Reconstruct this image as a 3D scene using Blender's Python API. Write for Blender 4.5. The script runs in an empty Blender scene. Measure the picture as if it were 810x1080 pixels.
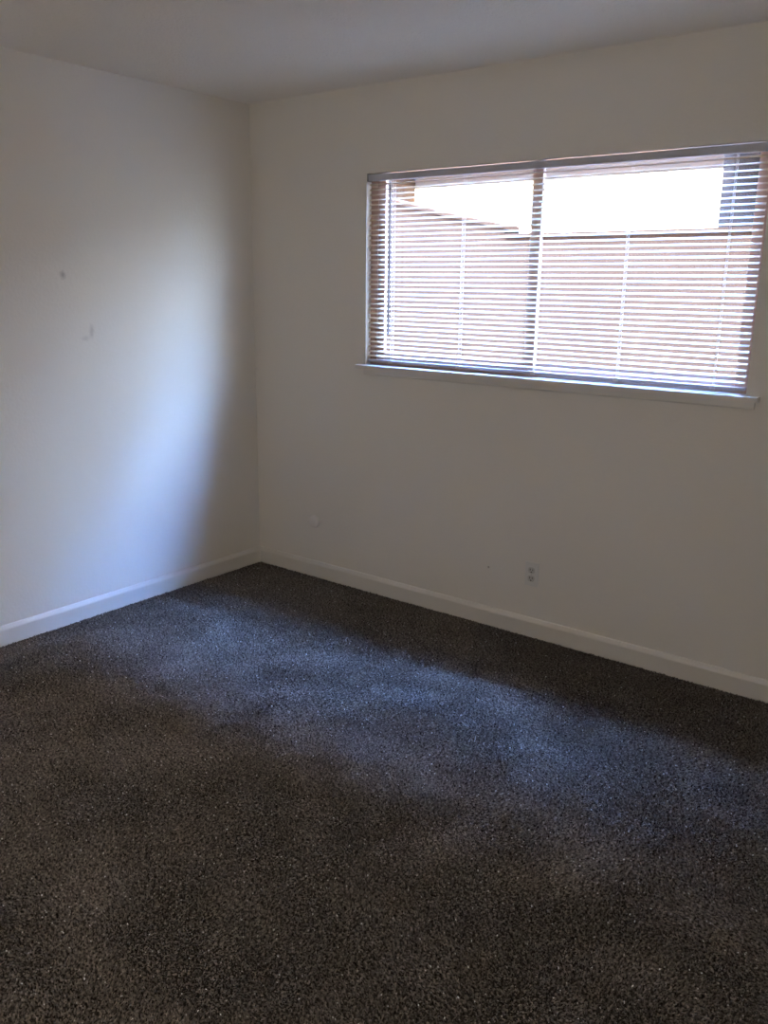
import bpy, bmesh, math, random
import numpy as np
from mathutils import Matrix, Vector

random.seed(7)
rng = np.random.default_rng(7)
scene = bpy.context.scene
COL = scene.collection

# ------------------------------------------------------------------ camera
FPX = 914.4
CAM_LOC = Vector((3.4815, -3.3713, 1.5582))
PITCH, ROLL, YAW = math.radians(14.673), math.radians(0.731), math.radians(37.456)
fwd = Vector((-math.sin(YAW) * math.cos(PITCH), math.cos(YAW) * math.cos(PITCH), -math.sin(PITCH)))
rgt = Vector((math.cos(YAW), math.sin(YAW), 0))
upv = rgt.cross(fwd)
r2 = rgt * math.cos(ROLL) + upv * math.sin(ROLL)
u2 = -rgt * math.sin(ROLL) + upv * math.cos(ROLL)
cd = bpy.data.cameras.new('camera')
cam = bpy.data.objects.new('camera', cd)
COL.objects.link(cam)
cd.sensor_fit = 'VERTICAL'
cd.sensor_height = 36.0
cd.lens = FPX / 1080 * 36.0
cd.clip_start = 0.02
cam.matrix_world = Matrix((( r2.x, u2.x, -fwd.x, CAM_LOC.x),
                           ( r2.y, u2.y, -fwd.y, CAM_LOC.y),
                           ( r2.z, u2.z, -fwd.z, CAM_LOC.z),
                           (0, 0, 0, 1)))
scene.camera = cam

# ------------------------------------------------------------------ sky, sun, exposure
SKY_STR = 60.0
w = bpy.data.worlds.new('sky')
scene.world = w
w.use_nodes = True
wn, wl = w.node_tree.nodes, w.node_tree.links
bg = wn['Background']
bg.inputs[1].default_value = SKY_STR
tc = wn.new('ShaderNodeTexCoord')
sx = wn.new('ShaderNodeSeparateXYZ')
rp = wn.new('ShaderNodeValToRGB')          # hazy warm horizon to deep blue overhead, by the sine of the elevation
SKY = [(0.0, (0.32, 0.33, 0.34)), (0.18, (0.32, 0.37, 0.48)), (0.45, (0.42, 0.60, 0.98)), (0.75, (0.66, 1.22, 2.9)), (0.90, (1.45, 2.9, 7.2)), (1.0, (1.45, 2.9, 7.2))]
e = rp.color_ramp.elements
e[0].position, e[0].color = SKY[0][0], (*SKY[0][1], 1)
e[1].position, e[1].color = SKY[-1][0], (*SKY[-1][1], 1)
for p_, c_ in SKY[1:-1]:
    q_ = e.new(p_); q_.color = (*c_, 1)
wl.new(tc.outputs['Generated'], sx.inputs[0])
wl.new(sx.outputs['Z'], rp.inputs[0])
wl.new(rp.outputs[0], bg.inputs[0])

FILL_GLOW = 19.0                            # emission of the added fill globe
SUN_EL = math.radians(15.2)
sd = bpy.data.lights.new('sun', 'SUN')
sd.energy = 150.0
sd.color = (1.0, 0.86, 0.66)
sd.angle = math.radians(1.0)
sun = bpy.data.objects.new('sun', sd)
COL.objects.link(sun)
sdir = Vector((0.0, math.cos(SUN_EL), -math.sin(SUN_EL)))     # the sun stands behind the house
sun.rotation_euler = sdir.to_track_quat('-Z', 'Y').to_euler()
sun.location = (0, -8, 8)

vs = scene.view_settings
vs.view_transform = 'Standard'
vs.look = 'None'
vs.gamma = 1
vs.use_curve_mapping = False
vs.exposure = 0.35
cy = scene.cycles
cy.max_bounces = 14
cy.diffuse_bounces = 8
cy.glossy_bounces = 6
cy.transparent_max_bounces = 16
cy.sample_clamp_indirect = 6.0
cy.use_denoising = True
cy.pixel_filter_type = 'BLACKMAN_HARRIS'
cy.filter_width = 1.6

# ------------------------------------------------------------------ materials
def mat(name, col, rough=0.6, spec=0.5, **kw):
    m = bpy.data.materials.new(name)
    m.use_nodes = True
    b = m.node_tree.nodes['Principled BSDF']
    b.inputs['Base Color'].default_value = (*col, 1)
    b.inputs['Roughness'].default_value = rough
    b.inputs['Specular IOR Level'].default_value = spec
    for k, v in kw.items():
        b.inputs[k].default_value = v
    return m

def nodes(m):
    return m.node_tree.nodes, m.node_tree.links, m.node_tree.nodes['Principled BSDF']

def add_bump(m, scale, strength, dist=0.01, detail=3.0):
    n, l, b = nodes(m)
    g = n.new('ShaderNodeNewGeometry')
    t = n.new('ShaderNodeTexNoise')
    t.inputs['Scale'].default_value = scale
    t.inputs['Detail'].default_value = detail
    bp = n.new('ShaderNodeBump')
    bp.inputs['Strength'].default_value = strength
    bp.inputs['Distance'].default_value = dist
    l.new(g.outputs['Position'], t.inputs['Vector'])
    l.new(t.outputs['Fac'], bp.inputs['Height'])
    l.new(bp.outputs['Normal'], b.inputs['Normal'])

def add_mottle(m, c0, c1, scale, lo=0.35, hi=0.65, detail=4.0):
    n, l, b = nodes(m)
    g = n.new('ShaderNodeNewGeometry')
    t = n.new('ShaderNodeTexNoise')
    t.inputs['Scale'].default_value = scale
    t.inputs['Detail'].default_value = detail
    r = n.new('ShaderNodeValToRGB')
    r.color_ramp.elements[0].position = lo
    r.color_ramp.elements[0].color = (*c0, 1)
    r.color_ramp.elements[1].position = hi
    r.color_ramp.elements[1].color = (*c1, 1)
    l.new(g.outputs['Position'], t.inputs['Vector'])
    l.new(t.outputs['Fac'], r.inputs['Fac'])
    l.new(r.outputs['Color'], b.inputs['Base Color'])
    return r

def add_marks(m, base, marks):
    """small scuffs on the paint: (centre, radii, colour)"""
    n, l, b = nodes(m)
    g = n.new('ShaderNodeNewGeometry')
    nz = n.new('ShaderNodeTexNoise')
    nz.inputs['Scale'].default_value = 60
    l.new(g.outputs['Position'], nz.inputs['Vector'])
    prev = None
    for c, rad, colr, amt in marks:
        mp = n.new('ShaderNodeMapping')
        mp.vector_type = 'TEXTURE'
        mp.inputs['Location'].default_value = c
        mp.inputs['Scale'].default_value = rad
        l.new(g.outputs['Position'], mp.inputs['Vector'])
        ln = n.new('ShaderNodeVectorMath'); ln.operation = 'LENGTH'
        l.new(mp.outputs['Vector'], ln.inputs[0])
        ad = n.new('ShaderNodeMath'); ad.operation = 'MULTIPLY_ADD'
        l.new(nz.outputs['Fac'], ad.inputs[0]); ad.inputs[1].default_value = 0.9
        l.new(ln.outputs['Value'], ad.inputs[2])
        mr = n.new('ShaderNodeMapRange')
        mr.inputs['From Min'].default_value = 0.6
        mr.inputs['From Max'].default_value = 1.5
        mr.inputs['To Min'].default_value = amt
        mr.inputs['To Max'].default_value = 0.0
        l.new(ad.outputs[0], mr.inputs['Value'])
        mx = n.new('ShaderNodeMix'); mx.data_type = 'RGBA'
        l.new(mr.outputs['Result'], mx.inputs['Factor'])
        if prev is None:
            mx.inputs['A'].default_value = (*base, 1)
        else:
            l.new(prev, mx.inputs['A'])
        mx.inputs['B'].default_value = (*colr, 1)
        prev = mx.outputs['Result']
    l.new(prev, b.inputs['Base Color'])

PAINT = (0.85, 0.825, 0.775)
M = {}
M['wall_left'] = mat('wall_paint_left', PAINT, 0.55, 0.3)
add_marks(M['wall_left'], PAINT, [((0, -1.138, 1.583), (1, .016, .022), (.40, .38, .36), .7),
                                  ((0, -1.013, 1.340), (1, .014, .040), (.46, .44, .42), .45),
                                  ((0, -1.045, 1.310), (1, .030, .015), (.5, .48, .46), .3)])
add_bump(M['wall_left'], 70, 0.12)
M['wall'] = mat('wall_paint', PAINT, 0.55, 0.3)
add_marks(M['wall'], PAINT, [((1.52, 0, .285), (.006, 1, .006), (.15, .13, .12), .8)])
add_bump(M['wall'], 70, 0.12)
M['ceiling'] = mat('ceiling_texture', (0.93, 0.89, 0.83), 0.9, 0.1)
add_bump(M['ceiling'], 90, 0.6, 0.012, 6)
M['trim'] = mat('trim_paint', (0.78, 0.76, 0.72), 0.35, 0.45)
M['carpet_base'] = mat('carpet_backing', (0.05, 0.043, 0.037), 1.0, 0.05)
def slat_mat():
    m = mat('blind_slat_vinyl', (0.82, 0.67, 0.45), 0.35, 0.4)
    n, l, b = nodes(m)
    t = n.new('ShaderNodeBsdfTranslucent')
    t.inputs['Color'].default_value = (.55, .66, .95, 1)
    mx = n.new('ShaderNodeMixShader'); mx.inputs[0].default_value = 0.15
    l.new(b.outputs[0], mx.inputs[1]); l.new(t.outputs[0], mx.inputs[2])
    l.new(mx.outputs[0], n['Material Output'].inputs[0])
    return m
M['slat'] = slat_mat()
M['rail'] = mat('blind_rail_enamel', (0.56, 0.58, 0.66), 0.3, 0.5)
M['cord'] = mat('blind_cord', (0.85, 0.84, 0.82), 0.8, 0.2)
M['plastic'] = mat('white_plastic', (0.78, 0.78, 0.76), 0.35, 0.5)
M['plastic_face'] = mat('ivory_plastic', (0.60, 0.60, 0.58), 0.4, 0.5)
M['slot'] = mat('dark_slot', (0.02, 0.018, 0.016), 0.7, 0.2)
M['screw'] = mat('painted_screw', (0.6, 0.6, 0.58), 0.35, 0.5, Metallic=0.6)
M['cap'] = mat('painted_cover', (0.86, 0.84, 0.80), 0.5, 0.3)
M['alu'] = mat('window_frame_alu', (0.60, 0.42, 0.34), 0.5, 0.3)
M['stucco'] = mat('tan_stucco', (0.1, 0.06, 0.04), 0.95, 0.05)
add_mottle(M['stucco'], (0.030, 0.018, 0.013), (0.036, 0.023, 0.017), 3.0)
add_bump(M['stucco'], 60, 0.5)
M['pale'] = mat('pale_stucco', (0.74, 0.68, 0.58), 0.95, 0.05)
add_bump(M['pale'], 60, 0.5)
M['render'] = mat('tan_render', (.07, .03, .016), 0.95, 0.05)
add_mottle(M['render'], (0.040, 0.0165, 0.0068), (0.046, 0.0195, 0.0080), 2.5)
M['siding'] = mat('cream_siding', (0.14, 0.115, 0.095), 0.9, 0.1)
M['own_wall'] = mat('own_stucco', (0.6, 0.5, 0.42), 0.95, 0.05)
M['shingle'] = mat('roof_shingle', (0.060, 0.034, 0.022), 0.95, 0.1)
M['soffit'] = mat('soffit_brown', (0.20, 0.13, 0.09), 0.8, 0.2)
M['concrete'] = mat('concrete', (0.42, 0.37, 0.32), 0.95, 0.1)
add_mottle(M['concrete'], (0.36, 0.31, 0.27), (0.48, 0.42, 0.36), 4.0)
M['door'] = mat('door_paint', (0.74, 0.72, 0.68), 0.4, 0.4)

def glass_mat():
    m = bpy.data.materials.new('window_glass')
    m.use_nodes = True
    n, l = m.node_tree.nodes, m.node_tree.links
    n.clear()
    out = n.new('ShaderNodeOutputMaterial')
    mx = n.new('ShaderNodeMixShader')
    tr = n.new('ShaderNodeBsdfTransparent'); tr.inputs[0].default_value = (.95, .97, .96, 1)
    gl = n.new('ShaderNodeBsdfGlossy'); gl.inputs['Roughness'].default_value = 0.02
    lw = n.new('ShaderNodeLayerWeight'); lw.inputs[0].default_value = 0.5
    pw = n.new('ShaderNodeMath'); pw.operation = 'POWER'; pw.inputs[1].default_value = 5.0
    fr = n.new('ShaderNodeMath'); fr.operation = 'MULTIPLY_ADD'; fr.inputs[1].default_value = 0.9; fr.inputs[2].default_value = 0.04
    l.new(lw.outputs['Facing'], pw.inputs[0]); l.new(pw.outputs[0], fr.inputs[0])
    l.new(fr.outputs[0], mx.inputs[0]); l.new(tr.outputs[0], mx.inputs[1]); l.new(gl.outputs[0], mx.inputs[2])
    l.new(mx.outputs[0], out.inputs[0])
    return m
M['glass'] = glass_mat()

M['acrylic'] = mat('smoky_acrylic', (.26, .25, .27), 0.2, 0.5)
M['bracket'] = mat('bracket_grey', (.22, .22, .23), 0.5, 0.4)

# ------------------------------------------------------------------ mesh helpers
def box(bm, a, b):
    x0, y0, z0 = a; x1, y1, z1 = b
    v = [bm.verts.new(p) for p in ((x0,y0,z0),(x1,y0,z0),(x1,y1,z0),(x0,y1,z0),(x0,y0,z1),(x1,y0,z1),(x1,y1,z1),(x0,y1,z1))]
    for f in ((3,2,1,0),(4,5,6,7),(0,1,5,4),(1,2,6,5),(2,3,7,6),(3,0,4,7)):
        bm.faces.new([v[i] for i in f])

def prism(bm, prof, axis, t0, t1, e0=None, e1=None):
    """extrude a 2-D profile; axis 'x': prof=(y,z), 'y': prof=(x,z), 'z': prof=(x,y).
    e0/e1: optional per-point offsets of the end positions (mitres)."""
    def P(p, t):
        return {'x': (t, p[0], p[1]), 'y': (p[0], t, p[1]), 'z': (p[0], p[1], t)}[axis]
    n = len(prof)
    A = [bm.verts.new(P(p, t0 + (e0[i] if e0 else 0))) for i, p in enumerate(prof)]
    B = [bm.verts.new(P(p, t1 + (e1[i] if e1 else 0))) for i, p in enumerate(prof)]
    for i in range(n):
        j = (i + 1) % n
        bm.faces.new((A[i], A[j], B[j], B[i]))
    bm.faces.new(A[::-1]); bm.faces.new(B)

def tube(bm, a, b, r, seg=10, r1=None):
    a, b = Vector(a), Vector(b); r1 = r if r1 is None else r1
    d = (b - a).normalized()
    s = d.orthogonal().normalized(); t = d.cross(s)
    A, B = [], []
    for i in range(seg):
        q = 2 * math.pi * i / seg
        o = s * math.cos(q) + t * math.sin(q)
        A.append(bm.verts.new(a + o * r)); B.append(bm.verts.new(b + o * r1))
    for i in range(seg):
        j = (i + 1) % seg
        bm.faces.new((A[i], A[j], B[j], B[i]))
    bm.faces.new(A[::-1]); bm.faces.new(B)

def lathe_y(bm, prof, c, seg=40):
    """revolve (radius, y) points about the y axis through c, facing -y"""
    rings = []
    for r, y in prof:
        rings.append([bm.verts.new((c[0] + r * math.cos(2*math.pi*i/seg), c[1] + y, c[2] + r * math.sin(2*math.pi*i/seg))) for i in range(seg)])
    for A, B in zip(rings, rings[1:]):
        for i in range(seg):
            j = (i + 1) % seg
            bm.faces.new((A[i], A[j], B[j], B[i]))
    bm.faces.new(rings[0]); bm.faces.new(rings[-1][::-1])

def obj(name, bm, m, parent=None, origin=None, smooth=False, bevel=0.0):
    bmesh.ops.recalc_face_normals(bm, faces=bm.faces)
    if origin is not None:
        bmesh.ops.translate(bm, verts=bm.verts, vec=-Vector(origin))
    me = bpy.data.meshes.new(name)
    bm.to_mesh(me); bm.free()
    if smooth:
        for p in me.polygons: p.use_smooth = True
    o = bpy.data.objects.new(name, me)
    COL.objects.link(o)
    me.materials.append(m)
    if origin is not None: o.location = origin
    if parent is not None:
        o.parent = parent
        if origin is not None: o.location = Vector(origin) - parent.location
        else: o.location = -parent.location
    if bevel:
        md = o.modifiers.new('bevel', 'BEVEL'); md.width = bevel; md.segments = 2; md.limit_method = 'ANGLE'
    return o

def struct(name, bm, m, parent=None, **k):
    o = obj(name, bm, m, parent, **k)
    if parent is None: o['kind'] = 'structure'
    return o

def empty(name, loc, label=None, cat=None, kind=None):
    o = bpy.data.objects.new(name, None); COL.objects.link(o); o.location = loc
    o.empty_display_size = .1
    if label: o['label'] = label
    if cat: o['category'] = cat
    if kind: o['kind'] = kind
    return o

B = bmesh.new

# ------------------------------------------------------------------ room shell
RX, RY, H = 3.95, -3.95, 2.44          # the corner in the photo is the origin
WT = 0.08                              # wall thickness at the window
WX0, WX1, WZ0, WZ1 = 0.772, 2.582, 1.160, 2.061   # window opening

bm = B(); box(bm, (-.1, RY-.1, -.12), (RX+.1, WT, 0)); struct('floor', bm, M['carpet_base'])
bm = B(); box(bm, (-.1, RY-.1, H), (RX+.1, WT, H+.1)); struct('ceiling', bm, M['ceiling'])
bm = B(); box(bm, (-.1, RY-.1, 0), (0, WT, H)); struct('wall_left', bm, M['wall_left'])
bm = B()
HO = 2.105                             # the opening is a little taller behind the blind's headrail
box(bm, (0, 0, 0), (RX, WT, WZ0)); box(bm, (0, 0, HO), (RX, WT, H)); box(bm, (0, 0, WZ1), (RX, .034, HO)); box(bm, (0, .034, WZ1), (WX0, WT, HO)); box(bm, (WX1, .034, WZ1), (RX, WT, HO))
box(bm, (0, 0, WZ0), (WX0, WT, WZ1)); box(bm, (WX1, 0, WZ0), (RX, WT, WZ1))
bmesh.ops.remove_doubles(bm, verts=bm.verts, dist=1e-5)
struct('wall_back', bm, M['wall'])
bm = B(); box(bm, (RX, RY-.1, 0), (RX+.1, WT, H)); struct('wall_right', bm, M['wall'])
bm = B(); box(bm, (0, RY-.1, 0), (RX, RY, H)); struct('wall_front', bm, M['wall'])

# carpet pile: short twisted yarn tufts with a nap that turns from place to place
def smooth_noise(x, y, cell, seed):
    r = np.random.default_rng(seed); n = 64
    g = r.uniform(-1, 1, (n, n))
    u, v = x / cell + 20, y / cell + 40
    i, j = np.floor(u).astype(int), np.floor(v).astype(int)
    f, h = u - i, v - j
    f = f*f*(3-2*f); h = h*h*(3-2*h)
    G = lambda a, b: g[a % n, b % n]
    return (G(i, j)*(1-f) + G(i+1, j)*f)*(1-h) + (G(i, j+1)*(1-f) + G(i+1, j+1)*f)*h

def carpet(step=.0045, y0=-3.15):
    xs = np.arange(.017, RX-.004, step); ys = np.arange(y0, -.016, step)
    X, Y = [v.ravel() for v in np.meshgrid(xs, ys)]
    n = len(X)
    X = X + rng.uniform(-.5, .5, n)*step; Y = Y + rng.uniform(-.5, .5, n)*step
    X = np.maximum(X, .0165); Y = np.minimum(Y, -.0165)
    nx = .7*smooth_noise(X, Y, .33, 3) + .5*smooth_noise(X, Y, .11, 4)
    ny = .7*smooth_noise(X, Y*1.6, .33, 5) + .5*smooth_noise(X, Y, .11, 6)
    L = rng.uniform(.0065, .0090, n) * (1 + .35*smooth_noise(X, Y, .0075, 9))
    lx = 1.1*nx + rng.normal(0, .38, n); ly = 1.1*ny + rng.normal(0, .38, n)
    near = np.minimum(X, -Y) < .03                     # do not lean into the baseboards
    lx = np.where(near & (X < .03), np.abs(lx), lx); ly = np.where(near & (Y > -.03), -np.abs(ly), ly)
    ph = rng.uniform(0, 2*np.pi, n); K = 4
    P = np.zeros((n, K, 3), np.float32); R = np.zeros((n, K), np.float32)
    for k in range(K):
        t = k / (K-1)
        P[:, k, 0] = X + L*lx*t**1.5 + .0016*np.cos(ph + 3.2*t)*t
        P[:, k, 1] = Y + L*ly*t**1.5 + .0016*np.sin(ph + 3.2*t)*t
        P[:, k, 2] = -.001 + L*t*(1 - .28*t*np.minimum(1.3, np.hypot(lx, ly)))
        R[:, k] = (.0012, .0015, .0015, .0010)[k]
    P[:, :, 0] = np.maximum(P[:, :, 0], .0155); P[:, :, 1] = np.minimum(P[:, :, 1], -.0155)
    cu = bpy.data.hair_curves.new('carpet_pile')
    cu.add_curves([K]*n)
    cu.attributes['position'].data.foreach_set('vector', P.ravel())
    ra = cu.attributes.get('radius') or cu.attributes.new('radius', 'FLOAT', 'POINT')
    ra.data.foreach_set('value', R.ravel())
    o = bpy.data.objects.new('carpet_pile', cu)
    COL.objects.link(o)
    m = mat('carpet_yarn', (.05, .043, .037), 0.95, 0.05)
    nn, ll, bb = nodes(m)
    hi = nn.new('ShaderNodeHairInfo'); r = nn.new('ShaderNodeValToRGB')
    e = r.color_ramp.elements
    for i_, (p_, c_) in enumerate(((0.10, (.012, .0105, .0098)), (.45, (.040, .0355, .033)), (.72, (.085, .0755, .069)), (.95, (.19, .165, .145)))):
        q_ = e[0] if i_ == 0 else e[1] if i_ == 3 else e.new(p_)
        q_.position = p_; q_.color = (*[v*CARPET for v in c_], 1)
    gp = nn.new('ShaderNodeNewGeometry')
    fl = nn.new('ShaderNodeVectorMath'); fl.operation = 'MULTIPLY'; fl.inputs[1].default_value = (1, 1, 0)
    tz = nn.new('ShaderNodeTexNoise'); tz.inputs['Scale'].default_value = 125; tz.inputs['Detail'].default_value = 1.0
    ll.new(gp.outputs['Position'], fl.inputs[0]); ll.new(fl.outputs[0], tz.inputs['Vector'])
    mr = nn.new('ShaderNodeMapRange'); mr.inputs['From Min'].default_value = .30; mr.inputs['From Max'].default_value = .70
    ll.new(tz.outputs['Fac'], mr.inputs['Value'])
    av = nn.new('ShaderNodeMath'); av.operation = 'MULTIPLY_ADD'; av.inputs[1].default_value = .65     # tuft tone, then strand tone
    sc_ = nn.new('ShaderNodeMath'); sc_.operation = 'MULTIPLY'; sc_.inputs[1].default_value = .35
    ll.new(hi.outputs['Random'], sc_.inputs[0]); ll.new(mr.outputs[0], av.inputs[0]); ll.new(sc_.outputs[0], av.inputs[2])
    ll.new(av.outputs[0], r.inputs[0]); ll.new(r.outputs[0], bb.inputs['Base Color'])
    cu.materials.append(m)
    o['label'] = 'dark brown grey twisted carpet pile covering the whole floor'
    o['category'] = 'carpet'
    o['kind'] = 'stuff'
    return o
CARPET = 1.75
carpet()

# baseboards: flat face with a sloping top
BP = [(0, 0), (.014, 0), (.014, .072), (.0125, .077), (.007, .089), (.005, .092), (0, .092)]
bm = B(); prism(bm, [(p, z) for p, z in BP], 'y', RY, 0, None, [-p for p, z in BP]); struct('baseboard_left', bm, M['trim'])
bm = B(); prism(bm, [(-p, z) for p, z in BP], 'x', 0, RX, [p for p, z in BP], None); struct('baseboard_back', bm, M['trim'])
bm = B(); prism(bm, [(RX-p, z) for p, z in BP], 'y', RY, -.014); struct('baseboard_right', bm, M['trim'])

# ------------------------------------------------------------------ window
win = empty('window_1', (1.677, .09, WZ0), 'wide aluminium sliding window behind the white mini blind', 'window', 'structure')
F0, F1 = .036, .078
bm = B()
FL, FR = WX0+.042, WX1-.02
box(bm, (WX0, F0, WZ0), (FL, F1, HO)); box(bm, (FR, F0, WZ0), (WX1, F1, HO))
box(bm, (FL, F0, WZ0), (FR, F1, WZ0+.035)); box(bm, (FL, F0, HO-.016), (FR, F1, HO))
obj('window_frame', bm, M['alu'], win, bevel=.002)
XM = 1.645
def sash(x0, x1, y0, y1, name):
    z0, z1 = WZ0+.035, HO-.016
    bm = B(); s = .042; st = .018
    box(bm, (x0, y0, z0), (x0+s, y1, z1)); box(bm, (x1-s, y0, z0), (x1, y1, z1))
    box(bm, (x0+s, y0, z0), (x1-s, y1, z0+s)); box(bm, (x0+s, y0, z1-st), (x1-s, y1, z1))
    o = obj(name, bm, M['alu'], win, bevel=.002)
    g = B(); ym = (y0+y1)/2; box(g, (x0+s, ym-.002, z0+s), (x1-s, ym+.002, z1-st))
    p = obj('glass_pane', g, M['glass'], o)
    p.location = (0, 0, 0)
    return o
sash(FL, XM+.03, .039, .056, 'sliding_sash')
sash(XM-.03, FR, .058, .075, 'fixed_sash')
# stool (inner sill board) and apron
ST = 1.1785
bm = B()
prism(bm, [(-.034, ST-.019), (.0, ST-.022), (.0, ST), (-.030, ST), (-.034, ST-.003)], 'x', .733, 2.633)
box(bm, (WX0, 0, ST-.0185), (WX1, F0, ST))
obj('window_sill', bm, M['trim'], win)
bm = B()
prism(bm, [(0, 1.129), (-.011, 1.129), (-.015, 1.135), (-.015, ST-.0205), (0, ST-.0215)], 'x', .772, 2.619)
obj('window_apron', bm, M['trim'], win)

# ------------------------------------------------------------------ mini blind
YB = .020
BX0, BX1 = .7775, 2.569
blind = empty('mini_blind', (1.677, YB, 2.03), 'white horizontal mini blind lowered over the window with its slats half open', 'window blind')
bm = B()                                # U-shaped headrail
hz0, hz1 = 2.028, 2.0562
prism(bm, [(YB-.0135, hz0), (YB+.0135, hz0), (YB+.0135, hz1), (YB+.0125, hz1), (YB+.0125, hz0+.001), (YB-.0125, hz0+.001), (YB-.0125, hz1), (YB-.0135, hz1)],
      'x', BX0-.001, BX1+.001)
obj('headrail', bm, M['rail'], blind)
for xx in (BX0-.0055, BX1+.0015):       # mounting brackets at both ends
    bm = B()
    box(bm, (xx, YB-.0165, hz0-.002), (xx+.004, YB+.015, WZ1))
    obj('bracket', bm, M['bracket'], blind)
TILT = math.radians(38)
PITCHZ = .0226
SW, SAG = .0124, .0008
NS = 36
ZTOP = 2.0125
bm = B()
for k in range(NS):
    zc = ZTOP - k * PITCHZ
    prof_t, prof_b = [], []
    for i in range(9):
        u = (i / 8 - .5)
        s = u * SW
        h = SAG * (1 - 4 * u * u)
        # inner (room) edge low, outer edge high
        y = YB + s * math.cos(TILT) - h * math.sin(TILT)
        z = zc + s * math.sin(TILT) + h * math.cos(TILT)
        prof_t.append((y, z)); prof_b.append((y + .0003 * math.sin(TILT), z - .0003 * math.cos(TILT)))
    dx = random.uniform(-.001, .001)
    prism(bm, prof_t + prof_b[::-1], 'x', BX0 + dx, BX1 + dx)
obj('slats', bm, M['slat'], blind)
ZB = ZTOP - NS * PITCHZ + .004
bm = B()
prism(bm, [(YB-.012, ZB-.010), (YB-.0135, ZB-.006), (YB-.012, ZB), (YB-.006, ZB+.002), (YB+.006, ZB+.002), (YB+.012, ZB), (YB+.0135, ZB-.006), (YB+.012, ZB-.010)], 'x', BX0, BX1)
obj('bottom_rail', bm, M['rail'], blind)
for xc in (.918, 1.306, 1.690, 2.067, 2.454):
    bm = B()
    for dy in (-.0122, .0122):
        tube(bm, (xc, YB+dy, hz0), (xc, YB+dy, ZB-.002), .0006, 6)
    for k in range(NS):                 # rungs under each slat
        zc = ZTOP - k * PITCHZ
        tube(bm, (xc, YB-.0122, zc-.0122*math.tan(TILT)-.001), (xc, YB+.0122, zc+.0122*math.tan(TILT)-.001), .0005, 4)
    tube(bm, (xc, YB-.001, hz0), (xc, YB-.001, ZB), .0006, 6)     # lift cord through the slats
    lc = obj('ladder_cord', bm, M['cord'], blind)
    bm = B()                            # the plug that holds the cord in the bottom rail
    box(bm, (xc-.011, YB-.0155, ZB-.011), (xc+.011, YB+.0155, ZB+.0025))
    obj('cord_plug', bm, M['plastic'], blind, bevel=.002)
# tilt wand, clear, with its hook
bm = B(); tube(bm, (.914, YB-.022, 2.005), (.913, YB-.024, 1.335), .0046, 6); tube(bm, (.913, YB-.024, 1.335), (.913, YB-.024, 1.327), .0055, 8)
wand = obj('tilt_wand', bm, M['acrylic'], blind)
bm = B(); tube(bm, (.914, YB-.0115, 2.034), (.914, YB-.022, 2.022), .002, 8); tube(bm, (.914, YB-.022, 2.022), (.914, YB-.022, 2.003), .0025, 8)
hk = obj('hook', bm, M['rail'], wand); hk.location = (0, 0, 0)

# ------------------------------------------------------------------ wall outlet and cover plate
ox, oz = 1.747, .299
out = empty('wall_outlet', (ox, 0, oz), 'white duplex power outlet low on the wall under the window', 'power outlet')
bm = B()
pw, ph = .035, .057
prism(bm, [(-pw, -ph), (pw, -ph), (pw, ph), (-pw, ph)], 'z', 0, .004)
for v in bm.verts:
    x, y, z = v.co
    k = .94 if z > .001 else 1
    v.co = (ox + x*k, -z, oz + y*(.965 if z > .001 else 1))
obj('cover_plate', bm, M['plastic'], out, bevel=.0012)
for s in (1, -1):
    bm = B()
    zc = oz + s * .0195
    pr = []
    for i in range(32):
        q = 2*math.pi*i/32
        pr.append((ox + .0172*math.cos(q), zc + max(-.0140, min(.0140, .0172*math.sin(q)))))
    prism(bm, pr, 'y', -.0062, -.003)
    rc = obj('receptacle', bm, M['plastic_face'], out)
    for dx, hh in ((-.0063, .0046), (.0063, .0038)):
        bm = B(); box(bm, (ox+dx-.0014, -.0066, zc+.001-hh+.002), (ox+dx+.0014, -.0050, zc+.001+hh+.002))
        p = obj('slot', bm, M['slot'], rc); p.location = (0, 0, 0)
    bm = B()
    lathe_y(bm, [(.0030, -.0066), (.0030, -.0050)], (ox, 0, zc-.0085), 14)
    p = obj('ground_hole', bm, M['slot'], rc); p.location = (0, 0, 0)
bm = B(); lathe_y(bm, [(.0001, -.0055), (.0022, -.0053), (.0030, -.0040), (.0030, -.003)], (ox, 0, oz), 16)
obj('screw', bm, M['screw'], out, smooth=True)

kx, kz = .427, .314
cap = empty('round_cover_plate', (kx, 0, kz), 'small round painted cover plate low on the wall near the corner', 'cover plate')
bm = B(); lathe_y(bm, [(.0001, -.020), (.014, -.0196), (.024, -.018), (.031, -.0145), (.0345, -.009), (.035, 0)], (kx, 0, kz), 48)
obj('plate', bm, M['cap'], cap, smooth=True)
bm = B(); lathe_y(bm, [(.0001, -.0220), (.0022, -.0218), (.0034, -.0202), (.0034, -.019)], (kx, 0, kz), 16)
obj('screw', bm, M['cap'], cap, smooth=True)

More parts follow.
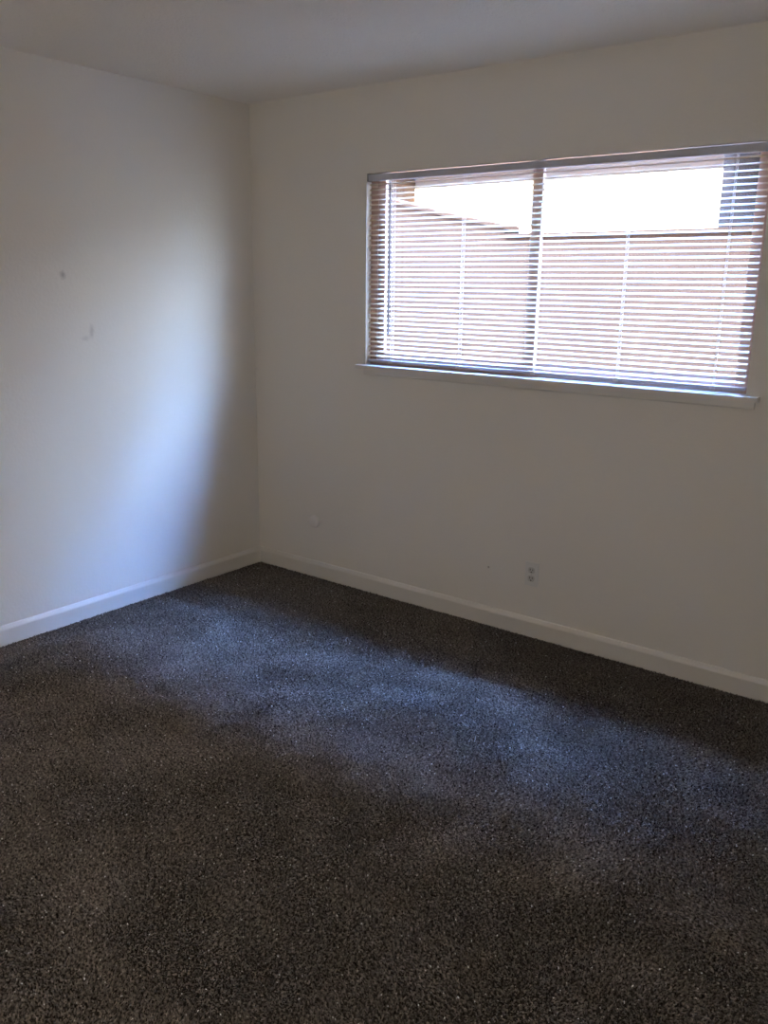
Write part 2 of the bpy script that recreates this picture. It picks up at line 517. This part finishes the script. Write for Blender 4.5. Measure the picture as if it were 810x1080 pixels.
# ------------------------------------------------------------------ invented fill light behind the camera, brightens ceiling and back wall
LX, LY, LZ = 1.85, -3.70, .95
lamp = empty('fill_light', (LX, LY, 0), 'added fill light, a glowing globe on a white stand at the wall opposite the window', 'fill light')
def lathe_z(bm, prof, c, seg=40):
    rings = [[bm.verts.new((c[0] + r*math.cos(2*math.pi*i/seg), c[1] + r*math.sin(2*math.pi*i/seg), c[2] + z)) for i in range(seg)] for r, z in prof]
    for A, Bq in zip(rings, rings[1:]):
        for i in range(seg):
            j = (i + 1) % seg
            bm.faces.new((A[i], A[j], Bq[j], Bq[i]))
    bm.faces.new(rings[0]); bm.faces.new(rings[-1])
bm = B(); lathe_z(bm, [(.14, 0), (.14, .012), (.12, .022), (.02, .03)], (LX, LY, 0)); obj('base', bm, M['plastic'], lamp)
bm = B(); lathe_z(bm, [(.012, .03), (.012, LZ-.14), (.045, LZ-.135), (.05, LZ-.11)], (LX, LY, 0)); obj('pole', bm, M['plastic'], lamp)
bm = B(); lathe_z(bm, [(.13*math.sin(math.radians(t)) + .002, LZ - .13*math.cos(math.radians(t))) for t in range(18, 181, 18)], (LX, LY, 0), 24)
M['lamp'] = mat('fill_diffuser', (.8, .8, .78), .5)
M['lamp'].node_tree.nodes['Principled BSDF'].inputs['Emission Color'].default_value = (1.0, .90, .78, 1)
M['lamp'].node_tree.nodes['Principled BSDF'].inputs['Emission Strength'].default_value = FILL_GLOW
obj('globe', bm, M['lamp'], lamp, smooth=True)

# ------------------------------------------------------------------ outside
bm = B(); box(bm, (-14, WT, -.35), (14, 14, -.20)); struct('ground', bm, M['concrete'])
# own roof: eave over the window, ridge behind it
own = empty('own_roof', (2, -2, 2.6), kind='structure')
bm = B()
prism(bm, [(.30, 2.56), (.30, 2.70), (-5.0, 4.2), (-5.0, 4.06)], 'x', -6, 10)
obj('roof_slope', bm, M['shingle'], own)
bm = B(); box(bm, (-6, WT+.002, 2.50), (10, .30, 2.56)); obj('soffit', bm, M['soffit'], own)

bm = B()
box(bm, (-6, 0, -.2), (-.1, WT, 2.56)); box(bm, (RX+.1, 0, -.2), (10, WT, 2.56)); box(bm, (-.1, 0, H+.1), (RX+.1, WT, 2.56))
struct('wall_outside', bm, M['own_wall'])
# the house next door: a recessed middle between two wings that step forward
nb = empty('exterior_house', (0, 3.2, -.2), 'tan stucco house next door seen through the blind', 'house')
YM, YW, XE = 3.2, 2.5, 6.2
NX0, NX1 = -1.25, 1.62
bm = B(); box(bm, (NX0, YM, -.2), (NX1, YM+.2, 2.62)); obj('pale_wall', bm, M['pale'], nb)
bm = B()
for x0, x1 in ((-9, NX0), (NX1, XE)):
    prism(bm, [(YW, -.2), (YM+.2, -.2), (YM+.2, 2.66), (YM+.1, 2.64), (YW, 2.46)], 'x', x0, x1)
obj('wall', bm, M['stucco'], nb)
bm = B(); prism(bm, [(YM-.35, 2.47), (YM-.35, 2.57), (YM+.1, 2.80), (YM+.1, 2.62)], 'x', NX0, NX1)
prism(bm, [(YW-.75, 2.27), (YW-.75, 2.35), (YM+.1, 2.80), (YM+.1, 2.62)], 'x', -9.2, NX0)
prism(bm, [(YW-.75, 2.27), (YW-.75, 2.35), (YM+.1, 2.80), (YM+.1, 2.62)], 'x', NX1, XE+.2)
obj('porch_roof', bm, M['shingle'], nb)
bm = B(); box(bm, (-9, YM+.1, 2.7), (.3, YM+.4, 7.6)); box(bm, (.3, YM+.1, 2.7), (XE, YM+.4, 5.8)); obj('unseen_upper_wall', bm, M['siding'], nb)  # unseen upper storey, shaped to limit the sky light and bounce warm sun
bm = B()
for x0, x1, zt in ((-9.2, .4, 7.5), (.4, XE+.3, 5.7)):
    prism(bm, [(YM-.2, zt), (YM-.2, zt+.12), (7.5, zt+1.5), (7.5, zt+1.3), (YM+.1, zt+.1)], 'x', x0, x1)
obj('roof', bm, M['shingle'], nb)  # out of view as well, caps the added upper storey

# rendered garden wall between the two houses, stepped once
gw = empty('garden_wall', (0, 2.0, -.2), 'low tan rendered garden wall seen through the lower part of the blind', 'garden wall', 'thing')
top = [(6, 1.875), (.40, 1.875), (.40, 1.93), (-.10, 2.03), (-.70, 2.17), (-6, 2.17)]
bm = B(); prism(bm, [(-6, -.2), (6, -.2)] + top, 'y', 1.96, 2.12); obj('wall_body', bm, M['render'], gw)
bm = B(); prism(bm, top + [(x, z+.025) for x, z in top[::-1]], 'y', 1.94, 2.14)
obj('coping', bm, M['render'], gw)
